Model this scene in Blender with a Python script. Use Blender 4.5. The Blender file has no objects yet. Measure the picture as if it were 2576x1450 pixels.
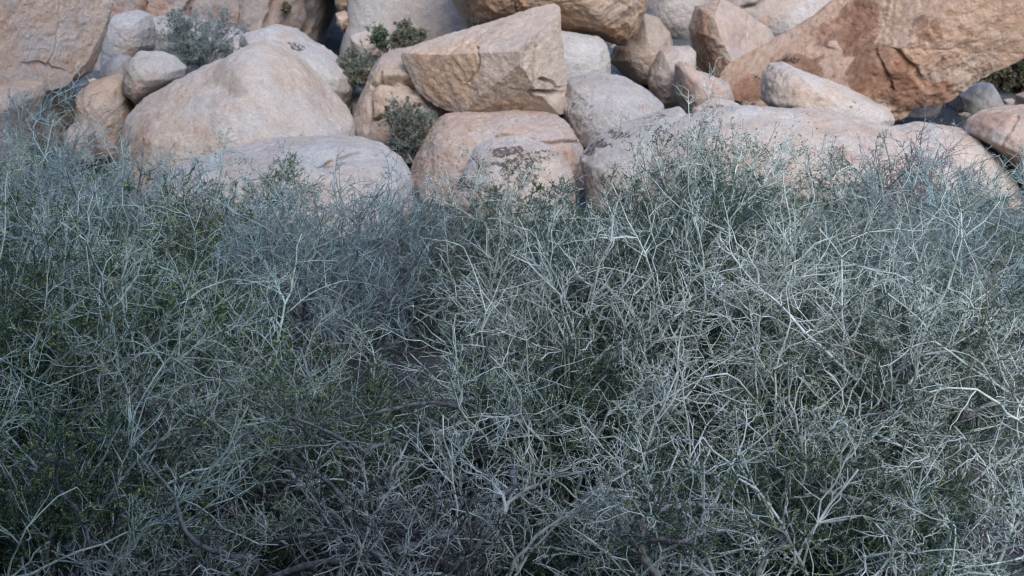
import bpy, bmesh, math, random
import numpy as np
from mathutils import Vector

# ------------------------------------------------------------------ camera
C = bpy.context.scene.collection
SC = bpy.context.scene
CAM_H = 2.2
PITCH = math.radians(13.5)
FOC = 3537.0                       # focal length in pixels of a 2576 px wide picture
cam_d = bpy.data.cameras.new("camera")
cam = bpy.data.objects.new("camera", cam_d); C.objects.link(cam)
cam.location = (0, 0, CAM_H)
cam.rotation_euler = (math.radians(90) - PITCH, 0, 0)
cam_d.sensor_width = 36
cam_d.lens = 36 * FOC / 2576
cam_d.clip_end = 500
cam_d.dof.use_dof = True
cam_d.dof.focus_distance = 5.4
cam_d.dof.aperture_fstop = 6.0
SC.camera = cam

# ------------------------------------------------------------------ world, sun, exposure
SUN_EL, SUN_AZ = math.radians(40), math.radians(165)
w = bpy.data.worlds.new("World"); SC.world = w; w.use_nodes = True
nt = w.node_tree
sky = nt.nodes.new('ShaderNodeTexSky'); sky.sky_type = 'NISHITA'
sky.sun_disc = False; sky.sun_elevation = SUN_EL; sky.sun_rotation = SUN_AZ
sky.air_density = 1.0; sky.dust_density = 1.0; sky.ozone_density = 2.5
bg = nt.nodes['Background']; bg.inputs['Strength'].default_value = 0.15
nt.links.new(sky.outputs[0], bg.inputs['Color'])
sl = bpy.data.lights.new("sun", 'SUN'); sl.energy = 1.3; sl.angle = math.radians(36); sl.color = (1, .97, .96)
so = bpy.data.objects.new("sun", sl); C.objects.link(so)
sd = Vector((math.sin(SUN_AZ) * math.cos(SUN_EL), math.cos(SUN_AZ) * math.cos(SUN_EL), math.sin(SUN_EL)))
so.rotation_euler = sd.to_track_quat('Z', 'Y').to_euler()
SC.view_settings.view_transform = 'Standard'
SC.view_settings.look = 'None'
SC.view_settings.exposure = 1.32
SC.view_settings.gamma = 1.0
SC.cycles.max_bounces = 5
SC.cycles.diffuse_bounces = 2
SC.cycles.transparent_max_bounces = 4
SC.cycles.pixel_filter_type = 'BLACKMAN_HARRIS'; SC.cycles.filter_width = 1.25

cp, sp = math.cos(PITCH), math.sin(PITCH)
def P(px, py, D):
    """point of the vertical plane y = D seen at picture position px, py (2576 x 1450 grid)"""
    u = (px - 1288) / FOC; v = (725 - py) / FOC
    ry = cp + v * sp; rz = -sp + v * cp
    t = D / ry
    return np.array((u * t, D, CAM_H + rz * t))

def proj(v):
    """picture position of points v (N,3)"""
    y = v[:, 1]; z = v[:, 2] - CAM_H
    dep = y * cp - z * sp
    return 1288 + FOC * v[:, 0] / dep, 725 - FOC * (y * sp + z * cp) / dep

# ------------------------------------------------------------------ noise
_r = np.random.RandomState(7)
_perm = _r.permutation(4096)
_val = _r.rand(4096) * 2 - 1
def vnoise(p):
    i = np.floor(p).astype(np.int64); f = p - i; f = f * f * f * (f * (f * 6 - 15) + 10)
    def h(dx, dy, dz):
        a = _perm[(i[:, 0] + dx) & 4095]
        b = _perm[(a + i[:, 1] + dy) & 4095]
        return _val[_perm[(b + i[:, 2] + dz) & 4095]]
    x, y, z = f[:, 0], f[:, 1], f[:, 2]
    def L(a, b, t): return a + (b - a) * t
    return L(L(L(h(0,0,0), h(1,0,0), x), L(h(0,1,0), h(1,1,0), x), y),
             L(L(h(0,0,1), h(1,0,1), x), L(h(0,1,1), h(1,1,1), x), y), z)
def fbm(p, o=4, g=.5, lac=2.03):
    s = 0; a = 1; q = p.copy()
    for _ in range(o):
        s = s + a * vnoise(q); q = q * lac + 17.3; a *= g
    return s
def sstep(a, b, x):
    t = np.clip((x - a) / (b - a), 0, 1); return t * t * (3 - 2 * t)

def tag(o, label=None, cat=None, group=None, kind=None):
    if label: o['label'] = label
    if cat: o['category'] = cat
    if group: o['group'] = group
    if kind: o['kind'] = kind
    return o

# ------------------------------------------------------------------ materials
def newmat(name, rough=.9, spec=.15):
    m = bpy.data.materials.new(name); m.use_nodes = True
    t = m.node_tree; b = t.nodes['Principled BSDF']
    b.inputs['Roughness'].default_value = rough
    b.inputs['Specular IOR Level'].default_value = spec
    return m, t, b
def noise_node(t, scale, detail, rough=.55, co=None, dist=0):
    n = t.nodes.new('ShaderNodeTexNoise')
    n.inputs['Scale'].default_value = scale; n.inputs['Detail'].default_value = detail
    n.inputs['Roughness'].default_value = rough; n.inputs['Distortion'].default_value = dist
    if co: t.links.new(co, n.inputs['Vector'])
    return n
def ramp(t, src, stops):
    r = t.nodes.new('ShaderNodeValToRGB'); e = r.color_ramp.elements
    while len(e) < len(stops): e.new(.5)
    for k, (p, c) in enumerate(stops):
        e[k].position = p; e[k].color = c if len(c) == 4 else (*c, 1)
    t.links.new(src, r.inputs[0]); return r
def mix(t, fac, a, b, mode='MIX'):
    n = t.nodes.new('ShaderNodeMix'); n.data_type = 'RGBA'; n.blend_type = mode
    for v, s in ((fac, n.inputs[0]), (a, n.inputs[6]), (b, n.inputs[7])):
        if hasattr(v, 'links') or hasattr(v, 'is_linked'): t.links.new(v, s)
        elif isinstance(v, (int, float)): s.default_value = v
        else: s.default_value = (*v, 1)
    return n.outputs[2]
def math_n(t, op, a, b=None, c=None, clamp=False):
    n = t.nodes.new('ShaderNodeMath'); n.operation = op; n.use_clamp = clamp
    for k, v in enumerate((a, b, c)):
        if v is None: continue
        if isinstance(v, (int, float)): n.inputs[k].default_value = v
        else: t.links.new(v, n.inputs[k])
    return n.outputs[0]

_rk = 0
def rock_mat(base, alt, warm=(.40, .20, .11), dark=(.07, .055, .045), mottle=.75, bump=1.0, crisp=0, veil=.55):
    """granite: two body colours in soft clouds, salt and pepper grain, varnish where 'warm' is set, lichen where 'dark' is set"""
    global _rk; _rk += 1
    m, t, b = newmat('granite', .93, .12)
    tc = t.nodes.new('ShaderNodeTexCoord'); mp = t.nodes.new('ShaderNodeMapping')
    mp.inputs['Location'].default_value = (_rk * 3.7, _rk * 1.3, _rk * 2.1)
    t.links.new(tc.outputs['Object'], mp.inputs['Vector']); co = mp.outputs[0]
    big = noise_node(t, 1.6, 6, .6, co, .6)
    fac = ramp(t, big.outputs[0], [(.36, (0, 0, 0)), (.64, (1, 1, 1))])
    col = mix(t, fac.outputs[0], base, alt)
    med = noise_node(t, 9, 5, .65, co, .4)
    r2 = ramp(t, med.outputs[0], [(.33, (1 - .32 * mottle,) * 3), (.66, (1 + .0 * mottle,) * 3)])
    col = mix(t, 1.0, col, r2.outputs[0], 'MULTIPLY')
    gv = noise_node(t, 1.15, 5, .62, co, .8)
    gf = ramp(t, gv.outputs[0], [(.46, (0, 0, 0)), (.62, (1, 1, 1))])
    col = mix(t, math_n(t, 'MULTIPLY', gf.outputs[0], veil), col, tuple(sum(base) / 3 * k for k in (1.02, 1.0, .99)))
    ov = noise_node(t, 2.6, 6, .66, co, 1.2)
    of_ = ramp(t, ov.outputs[0], [(.54, (0, 0, 0)), (.72, (1, 1, 1))])
    col = mix(t, math_n(t, 'MULTIPLY', of_.outputs[0], .5), col, warm)
    # varnish
    aw = t.nodes.new('ShaderNodeAttribute'); aw.attribute_name = 'warm'
    nw = noise_node(t, 5, 8, .68, co, .7)
    wv = math_n(t, 'ADD', aw.outputs['Fac'], math_n(t, 'MULTIPLY', math_n(t, 'SUBTRACT', nw.outputs[0], .5), 1.5))
    wf = ramp(t, wv, [(.42, (0, 0, 0)), (.50, (.75,) * 3), (.8, (1,) * 3)] if crisp else [(.25, (0, 0, 0)), (.55, (.55,) * 3), (.85, (.95,) * 3)])
    wt = noise_node(t, 3.1, 7, .7, co, 1.0)
    wcol = ramp(t, wt.outputs[0], [(.3, tuple(x * .55 for x in warm)), (.5, warm), (.7, tuple(min(1, x * 1.5 + .04) for x in warm))])
    col = mix(t, wf.outputs[0], col, wcol.outputs[0])
    # lichen
    ad = t.nodes.new('ShaderNodeAttribute'); ad.attribute_name = 'dark'
    nd = noise_node(t, 24, 7, .72, co, .4)
    dv = math_n(t, 'ADD', ad.outputs['Fac'], math_n(t, 'MULTIPLY', math_n(t, 'SUBTRACT', nd.outputs[0], .5), 4.2))
    df = ramp(t, dv, [(.62, (0, 0, 0)), (.76, (1, 1, 1))])
    col = mix(t, math_n(t, 'MULTIPLY', df.outputs[0], .88), col, dark)
    # pinkish spots
    v = t.nodes.new('ShaderNodeTexVoronoi'); v.inputs['Scale'].default_value = 7; t.links.new(co, v.inputs['Vector'])
    # grain
    g = noise_node(t, 55, 3, .7, co)
    gr = ramp(t, g.outputs[0], [(.30, (.80, .78, .78)), (.5, (.97, .97, .97)), (.68, (1.10, 1.09, 1.08))])
    col = mix(t, 1.0, col, gr.outputs[0], 'MULTIPLY')
    g2 = noise_node(t, 150, 2, .6, co)
    gr2 = ramp(t, g2.outputs[0], [(.34, (.72, .70, .70)), (.46, (1, 1, 1)), (.66, (1.12, 1.12, 1.12))])
    col = mix(t, .45, col, gr2.outputs[0], 'MULTIPLY')
    t.links.new(col, b.inputs['Base Color'])
    bp = t.nodes.new('ShaderNodeBump'); bp.inputs['Strength'].default_value = .8 * bump; bp.inputs['Distance'].default_value = .03
    hb = noise_node(t, 22, 8, .72, co, .2)
    t.links.new(hb.outputs[0], bp.inputs['Height'])
    bp2 = t.nodes.new('ShaderNodeBump'); bp2.inputs['Strength'].default_value = .35 * bump; bp2.inputs['Distance'].default_value = .006
    t.links.new(g.outputs[0], bp2.inputs['Height']); t.links.new(bp.outputs[0], bp2.inputs['Normal'])
    t.links.new(bp2.outputs[0], b.inputs['Normal'])
    return m

def bark_mat(name, c1, c2, scale=14, bump=.3):
    m, t, b = newmat(name, .85, .2)
    tc = t.nodes.new('ShaderNodeTexCoord'); co = tc.outputs['Object']
    n1 = noise_node(t, scale, 4, .7, co)
    r = ramp(t, n1.outputs[0], [(.36, c1), (.62, c2)])
    n2 = noise_node(t, 1.7, 3, .5, co)
    r2 = ramp(t, n2.outputs[0], [(.35, (.8, .78, .76)), (.65, (1.1, 1.1, 1.12))])
    col = mix(t, 1.0, r.outputs[0], r2.outputs[0], 'MULTIPLY')
    t.links.new(col, b.inputs['Base Color'])
    if bump:
        n3 = noise_node(t, 90, 4, .7, co)
        bp = t.nodes.new('ShaderNodeBump'); bp.inputs['Strength'].default_value = bump; bp.inputs['Distance'].default_value = .004
        t.links.new(n3.outputs[0], bp.inputs['Height']); t.links.new(bp.outputs[0], b.inputs['Normal'])
    return m
def leaf_mat(name, c1, c2, c3):
    m, t, b = newmat(name, .6, .3)
    tc = t.nodes.new('ShaderNodeTexCoord')
    n1 = noise_node(t, 38, 2, .6, tc.outputs['Object'])
    r = ramp(t, n1.outputs[0], [(.36, c1), (.51, c2), (.63, c3)])
    t.links.new(r.outputs[0], b.inputs['Base Color'])
    return m

M = {}
M['twig_pale'] = bark_mat('pale_twig_bark', (.26, .345, .33), (.54, .62, .58), 10, 0)
M['twig_fine'] = bark_mat('fine_twig_bark', (.024, .042, .042), (.09, .13, .125), 16, 0)  # darkened bark: shade inside the crowns is put into the colour
M['shoot_pale'] = bark_mat('pale_shoot_bark', (.38, .44, .40), (.72, .76, .70), 9, 0)
M['shoot_green'] = bark_mat('greenish_shoot_bark', (.28, .37, .325), (.62, .70, .62), 9, 0)
M['shoot_dead'] = bark_mat('dead_shoot_bark', (.16, .175, .155), (.52, .55, .49), 18, 0)
M['twig_fine_dead'] = bark_mat('fine_dead_twig_bark', (.025, .025, .024), (.10, .095, .088), 16, 0)  # dead fine twigs darkened to paint shade between the branches
M['twig_fine_grey'] = bark_mat('fine_grey_twig_bark', (.09, .135, .14), (.27, .35, .355), 16, 0)
M['twig_grey'] = bark_mat('grey_twig_bark', (.18, .26, .26), (.42, .53, .52), 10, 0)
M['twig_dark'] = bark_mat('dark_twig_bark', (.07, .065, .07), (.24, .22, .23), 12, 0)
M['twig_dead'] = bark_mat('dead_twig_bark', (.06, .072, .068), (.30, .33, .305), 20, 0)
M['stem_pale'] = bark_mat('pale_stem_bark', (.22, .27, .25), (.50, .54, .49), 24)
M['stem_grey'] = bark_mat('grey_stem_bark', (.12, .13, .14), (.33, .34, .35), 22)
M['stem_dead'] = bark_mat('dead_stem_bark', (.05, .050, .049), (.30, .30, .285), 34, .8)
M['limb'] = bark_mat('limb_bark', (.07, .075, .08), (.25, .25, .25), 30, .9)
M['limb_pale'] = bark_mat('pale_limb_bark', (.15, .145, .14), (.40, .37, .35), 26, .7)
M['leaf_sage'] = leaf_mat('sage_leaf', (.018, .046, .038), (.070, .118, .066), (.26, .30, .12))
M['leaf_green'] = leaf_mat('green_leaf', (.016, .046, .028), (.075, .125, .052), (.34, .38, .12))
M['leaf_olive'] = leaf_mat('olive_leaf', (.045, .058, .035), (.095, .105, .062), (.30, .20, .12))
M['leaf_dusty'] = leaf_mat('dusty_leaf', (.09, .11, .095), (.15, .175, .15), (.23, .24, .20))

# ground
def ground_h(x, y):
    q = np.stack([x * .35, y * .35, x * 0], 1)
    s = np.maximum(0, y - 12.3)
    return (.12 * s) + .05 * vnoise(q) + .02 * vnoise(q * 5)
def build_ground():
    xs = np.concatenate([np.linspace(-150, -14, 18), np.linspace(-13, 13, 150), np.linspace(14, 150, 18)])
    ys = np.concatenate([np.linspace(-120, -4, 16), np.linspace(-3, 30, 190), np.linspace(34, 260, 18)])
    X, Y = np.meshgrid(xs, ys); x, y = X.ravel(), Y.ravel()
    z = ground_h(x, np.minimum(y, 24))
    co = np.stack([x, y, z], 1)
    nx, ny = len(xs), len(ys)
    i = (np.arange(ny - 1)[:, None] * nx + np.arange(nx - 1)[None]).ravel()
    f = np.stack([i, i + 1, i + nx + 1, i + nx], 1)
    me = mesh_from('ground', co, f, True)
    m, t, b = newmat('gravelly_sand', .95, .1)
    tc = t.nodes.new('ShaderNodeTexCoord'); c = tc.outputs['Object']
    n1 = noise_node(t, 2.2, 6, .6, c); r = ramp(t, n1.outputs[0], [(.35, (.06, .067, .075)), (.65, (.11, .118, .125))])
    v = t.nodes.new('ShaderNodeTexVoronoi'); v.inputs['Scale'].default_value = 110; t.links.new(c, v.inputs['Vector'])
    rv = ramp(t, v.outputs['Color'], [(.1, (.5, .5, .52)), (.9, (1.5, 1.45, 1.4))])
    t.links.new(mix(t, .8, r.outputs[0], rv.outputs[0], 'MULTIPLY'), b.inputs['Base Color'])
    bp = t.nodes.new('ShaderNodeBump'); bp.inputs['Strength'].default_value = .8; bp.inputs['Distance'].default_value = .01
    t.links.new(v.outputs['Distance'], bp.inputs['Height']); t.links.new(bp.outputs[0], b.inputs['Normal'])
    me.materials.append(m)
    o = bpy.data.objects.new('ground', me); C.objects.link(o); tag(o, kind='structure')

def mesh_from(name, co, faces, smooth=True):
    me = bpy.data.meshes.new(name)
    co = np.ascontiguousarray(co, dtype=np.float32); faces = np.ascontiguousarray(faces, dtype=np.int32)
    nf, k = faces.shape
    me.vertices.add(len(co)); me.vertices.foreach_set('co', co.ravel())
    me.loops.add(nf * k); me.loops.foreach_set('vertex_index', faces.ravel())
    me.polygons.add(nf)
    me.polygons.foreach_set('loop_start', np.arange(nf, dtype=np.int32) * k)
    me.polygons.foreach_set('loop_total', np.full(nf, k, dtype=np.int32))
    if smooth: me.polygons.foreach_set('use_smooth', np.ones(nf, dtype=bool))
    me.update(calc_edges=True)
    return me
build_ground()
def build_shade_bank(name, x0, x1, y0, y1, h, seed):
    """rounded rock bank beside / behind the photographer: it shades the nearest brush"""
    d, f = None, None
    n = 60; X, Y = np.meshgrid(np.linspace(-1, 1, n), np.linspace(-1, 1, n)); x, y = X.ravel(), Y.ravel()
    r = np.maximum(0, 1 - np.abs(x) ** 4) * np.maximum(0, 1 - np.abs(y) ** 4)
    wx = x0 + (x + 1) / 2 * (x1 - x0); wy = y0 + (y + 1) / 2 * (y1 - y0)
    z = h * r ** .6 * (1 + .2 * vnoise(np.stack([wx * .6, wy * .6, wx * 0 + seed], 1))) - .2
    i = (np.arange(n - 1)[:, None] * n + np.arange(n - 1)[None]).ravel()
    me = mesh_from(name, np.stack([wx, wy, z], 1), np.stack([i, i + 1, i + n + 1, i + n], 1))
    m, t, b = newmat('bank_rock', .95, .1); b.inputs['Base Color'].default_value = (.16, .13, .11, 1)
    me.materials.append(m); o = bpy.data.objects.new(name, me); C.objects.link(o); tag(o, kind='structure')
build_shade_bank('terrain', -12, -3.0, -3, 6.4, 12.0, 3)  # added out of view to darken the lower left brush
build_shade_bank('terrain', -12, 4.2, -9, -1.4, 13.0, 5)  # added out of view to block low light from behind the camera

# ------------------------------------------------------------------ boulders
_ico = {}
def ico(n):
    if n not in _ico:
        bm = bmesh.new(); bmesh.ops.create_icosphere(bm, subdivisions=n, radius=1)
        co = np.array([v.co[:] for v in bm.verts]); f = np.array([[v.index for v in fc.verts] for fc in bm.faces])
        bm.free(); _ico[n] = (co / np.linalg.norm(co, axis=1)[:, None], f)
    return _ico[n]

def seg_dist(px, py, pts):
    d = np.full(px.shape, 1e9)
    for (x0, y0), (x1, y1) in zip(pts[:-1], pts[1:]):
        ax, ay = x1 - x0, y1 - y0; L = ax * ax + ay * ay + 1e-9
        t = np.clip(((px - x0) * ax + (py - y0) * ay) / L, 0, 1)
        d = np.minimum(d, np.hypot(px - x0 - t * ax, py - y0 - t * ay))
    return d

MATS = {}
def getmat(key):
    if key not in MATS: MATS[key] = MDEF[key]()
    return MATS[key]

def boulder(out, D, T, label, mat, p=2.6, n=7, lean=0., cuts=(), rough=1., seed=0, cracks=(), ledges=(), warm=(), dark=(),
            dents=(), soft=2.0, back=None, centre=None):
    """out: outline corners seen in the picture on the plane y = D; T: half thickness in metres; p: how square the section is.
    cracks: [(points, width px, depth m)], ledges: the same but everything below the line steps back,
    warm / dark: [(px, py, rx, ry, strength)] patches, dents: [(px, py, rx, ry, depth m)]"""
    pts = np.array([P(a, b, D) for a, b in out])
    if centre is None:
        x, z = pts[:, 0], pts[:, 2]; x2, z2 = np.roll(x, -1), np.roll(z, -1)
        cr = x * z2 - x2 * z; A = cr.sum() / 2
        cx, cz = ((x + x2) * cr).sum() / (6 * A), ((z + z2) * cr).sum() / (6 * A)
    else:
        c = P(*centre, D); cx, cz = c[0], c[2]
    th = np.linspace(-math.pi, math.pi, 721)[:-1]
    rr = np.zeros(720)
    rx, rz = pts[:, 0] - cx, pts[:, 2] - cz
    for k, a in enumerate(th):                       # ray against the polygon
        dx, dz = math.cos(a), math.sin(a); best = 0
        x1, z1 = rx, rz; x2, z2 = np.roll(rx, -1), np.roll(rz, -1)
        ex, ez = x2 - x1, z2 - z1
        den = dx * ez - dz * ex; den[np.abs(den) < 1e-9] = 1e-9
        t = (x1 * ez - z1 * ex) / den; s = (x1 * dz - z1 * dx) / den
        ok = (t > 0) & (s >= -1e-6) & (s <= 1 + 1e-6)
        rr[k] = t[ok].max() if ok.any() else 0
    for k in range(720):
        if rr[k] == 0: rr[k] = rr[k - 1]
    kw = max(1, int(soft * 2)); ker = np.hanning(kw * 2 + 3)[1:-1]; ker /= ker.sum()
    rs = np.convolve(np.concatenate([rr[-60:], rr, rr[:60]]), ker, 'same')[60:-60]
    d, f = ico(n)
    s = np.hypot(d[:, 0], d[:, 2]); c = -d[:, 1]     # c > 0 faces the camera
    kk = (np.abs(s) ** p + np.abs(c) ** p) ** (1 / p)
    s1, c1 = s / kk, c / kk
    a = np.arctan2(d[:, 2], d[:, 0]); idx = (a + math.pi) / (2 * math.pi) * 720
    i0 = np.floor(idx).astype(int) % 720; fr = idx - np.floor(idx)
    R = rs[i0] * (1 - fr) + rs[(i0 + 1) % 720] * fr
    Tb = back if back else .42 * T
    size = float(np.mean(rs))
    v = np.stack([R * s1 * np.cos(a), -c1 * np.where(c > 0, T, Tb), R * s1 * np.sin(a)], 1)
    v[:, 1] += lean * v[:, 2]
    for (nx, ny, nz, off) in cuts:                    # flat facets: normal (camera side is -y), offset in metres
        nn = np.array((nx, ny, nz), float); nn /= np.linalg.norm(nn)
        e = v @ nn - off * size
        e = np.where(e > 0, e, 0)
        v -= nn * (e * .93)[:, None]
    world = v + np.array((cx, D, cz))
    nrm = v / np.array((size, T, size)); nrm /= np.linalg.norm(nrm, axis=1)[:, None] + 1e-9
    q = world + seed * 7.7
    front = np.clip(c * 2, 0, 1)
    disp = .055 * size * fbm(q * (.9 / size), 2) + .018 * rough * min(1, size) * fbm(q * 2.7, 4, .55)
    rid = 1 - np.abs(fbm(q * np.array((1.4, 1.4, 2.6)) + 31, 4, .5))
    disp += -.022 * max(0, rough - .7) * sstep(.8, 1.0, rid) * min(1, size) * .6
    disp += .0075 * rough * fbm(q * 14, 3, .6)
    px, py = proj(world)
    wob = 9 * vnoise(q * 4) + 4 * vnoise(q * 13)
    wob2 = 9 * vnoise(q * 4 + 50) + 4 * vnoise(q * 13 + 50)
    pxw, pyw = px + wob, py + wob2
    for pl, wd, dp in cracks:
        disp -= dp * (1 - sstep(.25, 1, seg_dist(pxw, pyw, pl) / wd)) * front
    for pl, wd, dp in ledges:                         # left-to-right line; below it the surface steps back
        xs = [u[0] for u in pl]; ys = [u[1] for u in pl]
        yl = np.interp(pxw, xs, ys); inr = sstep(xs[0] - 12, xs[0] + 12, px) * (1 - sstep(xs[-1] - 12, xs[-1] + 12, px))
        below = sstep(0, 7, pyw - yl) * (1 - sstep(wd * .4, wd, pyw - yl))
        disp -= dp * below * inr * front
    for (ex, ey, ax, ay, dp) in dents:
        g = np.exp(-(((px - ex) / ax) ** 2 + ((py - ey) / ay) ** 2)); disp -= dp * g * front
    world = world + nrm * disp[:, None]
    base = np.array((cx, D, world[:, 2].min()))
    me = mesh_from('boulder', world - base, f, True)
    for nm, lst in (('warm', warm), ('dark', dark)):
        at = me.attributes.new(nm, 'FLOAT', 'POINT'); val = np.zeros(len(world))
        for (ex, ey, ax, ay, st) in lst:
            dd = np.sqrt(((pxw - ex) / ax) ** 2 + ((pyw - ey) / ay) ** 2)
            val = np.maximum(val, st * (1 - sstep(.55, 1.15, dd)) * np.clip(c * 4 + .6, 0, 1))
        at.data.foreach_set('value', val.astype(np.float32))
    me.materials.append(getmat(mat))
    o = bpy.data.objects.new('boulder', me); o.location = base; C.objects.link(o)
    tag(o, label, 'boulder', 'granite boulders piled on the slope')
    return o

PALE, TAN, PINK, GREY, ORNG = (.53, .43, .355), (.47, .35, .27), (.47, .345, .275), (.40, .365, .345), (.43, .285, .19)
MDEF = {
 'pale':   lambda: rock_mat(PALE, (.43, .34, .27), mottle=.6, warm=(.36, .22, .15)),
 'pale2':  lambda: rock_mat((.51, .42, .35), (.42, .38, .345), mottle=.65, warm=(.38, .24, .16)),
 'tan':    lambda: rock_mat(TAN, (.47, .37, .29), mottle=.6, warm=(.38, .22, .13)),
 'tan2':   lambda: rock_mat((.46, .35, .26), (.38, .27, .19), mottle=.6, warm=(.36, .21, .13)),
 'pink':   lambda: rock_mat(PINK, (.49, .38, .30), mottle=.75, warm=(.36, .20, .13)),
 'grey':   lambda: rock_mat(GREY, (.43, .39, .36), mottle=.75, dark=(.12, .12, .125)),
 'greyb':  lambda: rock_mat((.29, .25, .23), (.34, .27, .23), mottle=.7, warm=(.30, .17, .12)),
 'orange': lambda: rock_mat(ORNG, (.50, .35, .24), mottle=.7, warm=(.36, .20, .11)),
 'giant':  lambda: rock_mat((.55, .385, .28), (.48, .31, .21), mottle=.9, veil=.2, warm=(.25, .135, .085), dark=(.05, .04, .035), crisp=1),
 'hero':   lambda: rock_mat((.52, .40, .315), (.48, .375, .295), veil=.15, mottle=.75, warm=(.50, .345, .24)),
}
# back layer
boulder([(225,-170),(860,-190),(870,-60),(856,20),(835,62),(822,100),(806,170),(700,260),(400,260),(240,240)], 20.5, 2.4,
        'tall grey-brown rock face with vertical cracks behind the upper left boulders', 'greyb', p=5, n=8, rough=1.4, seed=1, lean=.1,
        cracks=[([(700,-40),(680,40),(655,90),(640,150)], 9, .10), ([(500,-40),(478,5),(462,45)], 8, .12), ([(785,-40),(770,60),(745,110),(735,150)], 10, .13),
                ([(620,-60),(600,60),(590,120)], 7, .07), ([(370,-60),(350,30)], 10, .12)],
        warm=[(380,10,60,50,.5),(560,70,80,70,.5),(700,30,40,80,.4),(300,40,40,60,.5)], dark=[(320,60,60,60,.35)])
boulder([(885,-150),(1230,-150),(1260,60),(1300,240),(1100,330),(880,300),(862,160),(868,100),(880,40)], 19.3, 1.8,
        'smooth pale slab behind the centre block, left of the orange overhanging boulder', 'pale2', p=3.5, seed=2, lean=.25, rough=.8)
boulder([(838,-40),(880,-40),(890,0),(884,26),(862,32),(846,18)], 18.4, .28, 'small round stone at the top edge, upper of two above the black cleft', 'tan2', p=2.2, n=6, seed=3)
boulder([(846,34),(866,26),(884,40),(880,66),(864,82),(848,62)], 18.2, .25, 'small round stone above the black cleft, lower of the two', 'tan', p=2.2, n=6, seed=4)
boulder([(1565,-200),(1790,-200),(1790,60),(1760,140),(1690,140),(1600,100)], 21.5, 1.6, 'pale distant slab between the orange overhang and the triangular boulder', 'pale2', p=3.2, seed=5, rough=.8)
boulder([(1740,-220),(2200,-220),(2180,80),(2060,160),(1880,120),(1760,80)], 21.0, 1.6, 'pale slab behind, above the triangular boulder and left of the giant one', 'pale', p=3.4, seed=6, lean=.3,
        cracks=[([(1860,30),(1900,10),(1940,-25)], 7, .12)], warm=[(1925,60,10,30,.7),(2000,-10,60,30,.4)])
boulder([(1400,75),(1450,84),(1500,96),(1520,115),(1529,150),(1530,240),(1480,300),(1330,300),(1330,120)], 15.4, .6,
        'pale rounded boulder behind the right end of the centre block', 'pale2', p=2.8, seed=8)
boulder([(1140,-240),(1600,-260),(1640,-80),(1612,20),(1592,72),(1572,104),(1552,108),(1520,98),(1460,84),(1400,80),(1330,84),(1240,82),(1188,72),(1160,35),(1128,-20),(1110,-120)], 16.6, 1.7,
        'large orange-brown boulder cut by the top edge, overhanging above the centre block', 'orange', p=3.0, n=8, seed=9, lean=-.22, rough=1.5,
        warm=[(1250,20,120,50,.62),(1560,80,60,30,.6),(1420,50,60,30,.5)], cracks=[([(1290,-30),(1292,60)], 5, .03)], dark=[(1200,60,30,30,.4)])
boulder([(1612,32),(1652,45),(1682,78),(1693,112),(1676,150),(1652,190),(1640,215),(1596,214),(1560,180),(1530,152),(1545,120),(1575,90),(1592,60)], 17.4, .75,
        'egg-shaped tan boulder leaning under the right end of the orange overhang', 'tan2', p=2.2, seed=10, warm=[(1560,130,40,40,.5)], lean=.1)
boulder([(1752,18),(1800,-10),(1862,26),(1920,58),(1968,82),(1960,130),(1880,200),(1840,240),(1770,215),(1756,150),(1736,72)], 17.2, .9,
        'triangular tan boulder with a peak, behind the left tip of the giant boulder', 'pink', p=2.6, seed=11, rough=1.2,
        warm=[(1770,70,30,60,.6),(1800,165,50,40,.6)], dents=[(1870,110,40,40,.1)], cuts=[(.7,-.5,.45,.62)], dark=[(1828,150,16,16,.6)])
boulder([(1660,130),(1700,116),(1735,117),(1750,135),(1752,170),(1735,240),(1700,285),(1650,265),(1628,215),(1632,180)], 15.6, .5,
        'small tan upright boulder between the egg-shaped boulder and the dark brown one', 'tan', p=2.5, n=6, seed=12)
boulder([(1697,160),(1712,152),(1740,170),(1790,190),(1832,212),(1846,250),(1800,285),(1720,280),(1700,240)], 14.9, .5,
        'small pinkish-brown boulder touching the left tip of the giant boulder', 'pink', p=2.6, n=6, seed=13, warm=[(1760,230,60,40,.45)])
boulder([(1813,195),(1845,166),(1950,104),(2050,45),(2110,-20),(2150,-160),(2400,-230),(2680,-160),(2690,-60),(2640,10),(2570,80),(2500,136),(2420,188),(2350,232),(2270,260),(2230,300),(2150,318),(2060,320),(1940,300),(1870,262),(1820,222)], 15.2, 1.9,
        'giant orange-brown stained boulder overhanging at upper right', 'giant', p=2.9, n=8, seed=14, lean=-.28, rough=1.4, centre=(2240,80),
        cuts=[(-.62,-.55,.56,.42),(0,-.92,-.28,.80)],
        warm=[(2150,50,70,120,.78),(2215,190,110,90,.72),(2300,235,130,60,.78),(2075,70,36,60,.6),(2330,90,60,70,.5),(2010,50,60,40,.5),(1870,225,60,50,.85),(1985,175,110,60,.66),(2040,130,60,40,.45),(2420,60,50,50,.4),(2480,180,80,40,.35)],
        dark=[(1985,152,42,14,.75),(1880,265,30,12,.6),(1905,195,10,30,.55),(2140,300,90,20,.35)],
        ledges=[([(2250,120),(2290,160),(2330,185),(2370,150)], 40, .04),([(2070,110),(2110,125),(2150,70)],30,.03),([(2120,300),(2250,285),(2350,262)],30,.03)],
        cracks=[([(2200,140),(2240,230)],10,.04)])
boulder([(1924,192),(1944,164),(1972,157),(2012,176),(2090,206),(2160,238),(2222,270),(2238,296),(2222,330),(2180,345),(2100,330),(2000,300),(1940,275),(1918,250)], 13.9, .55,
        'pale elongated boulder lying in front of the giant boulder', 'pale', p=2.9, seed=15, rough=1.3, lean=.25, dark=[(2150,270,24,16,.4)])
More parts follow.
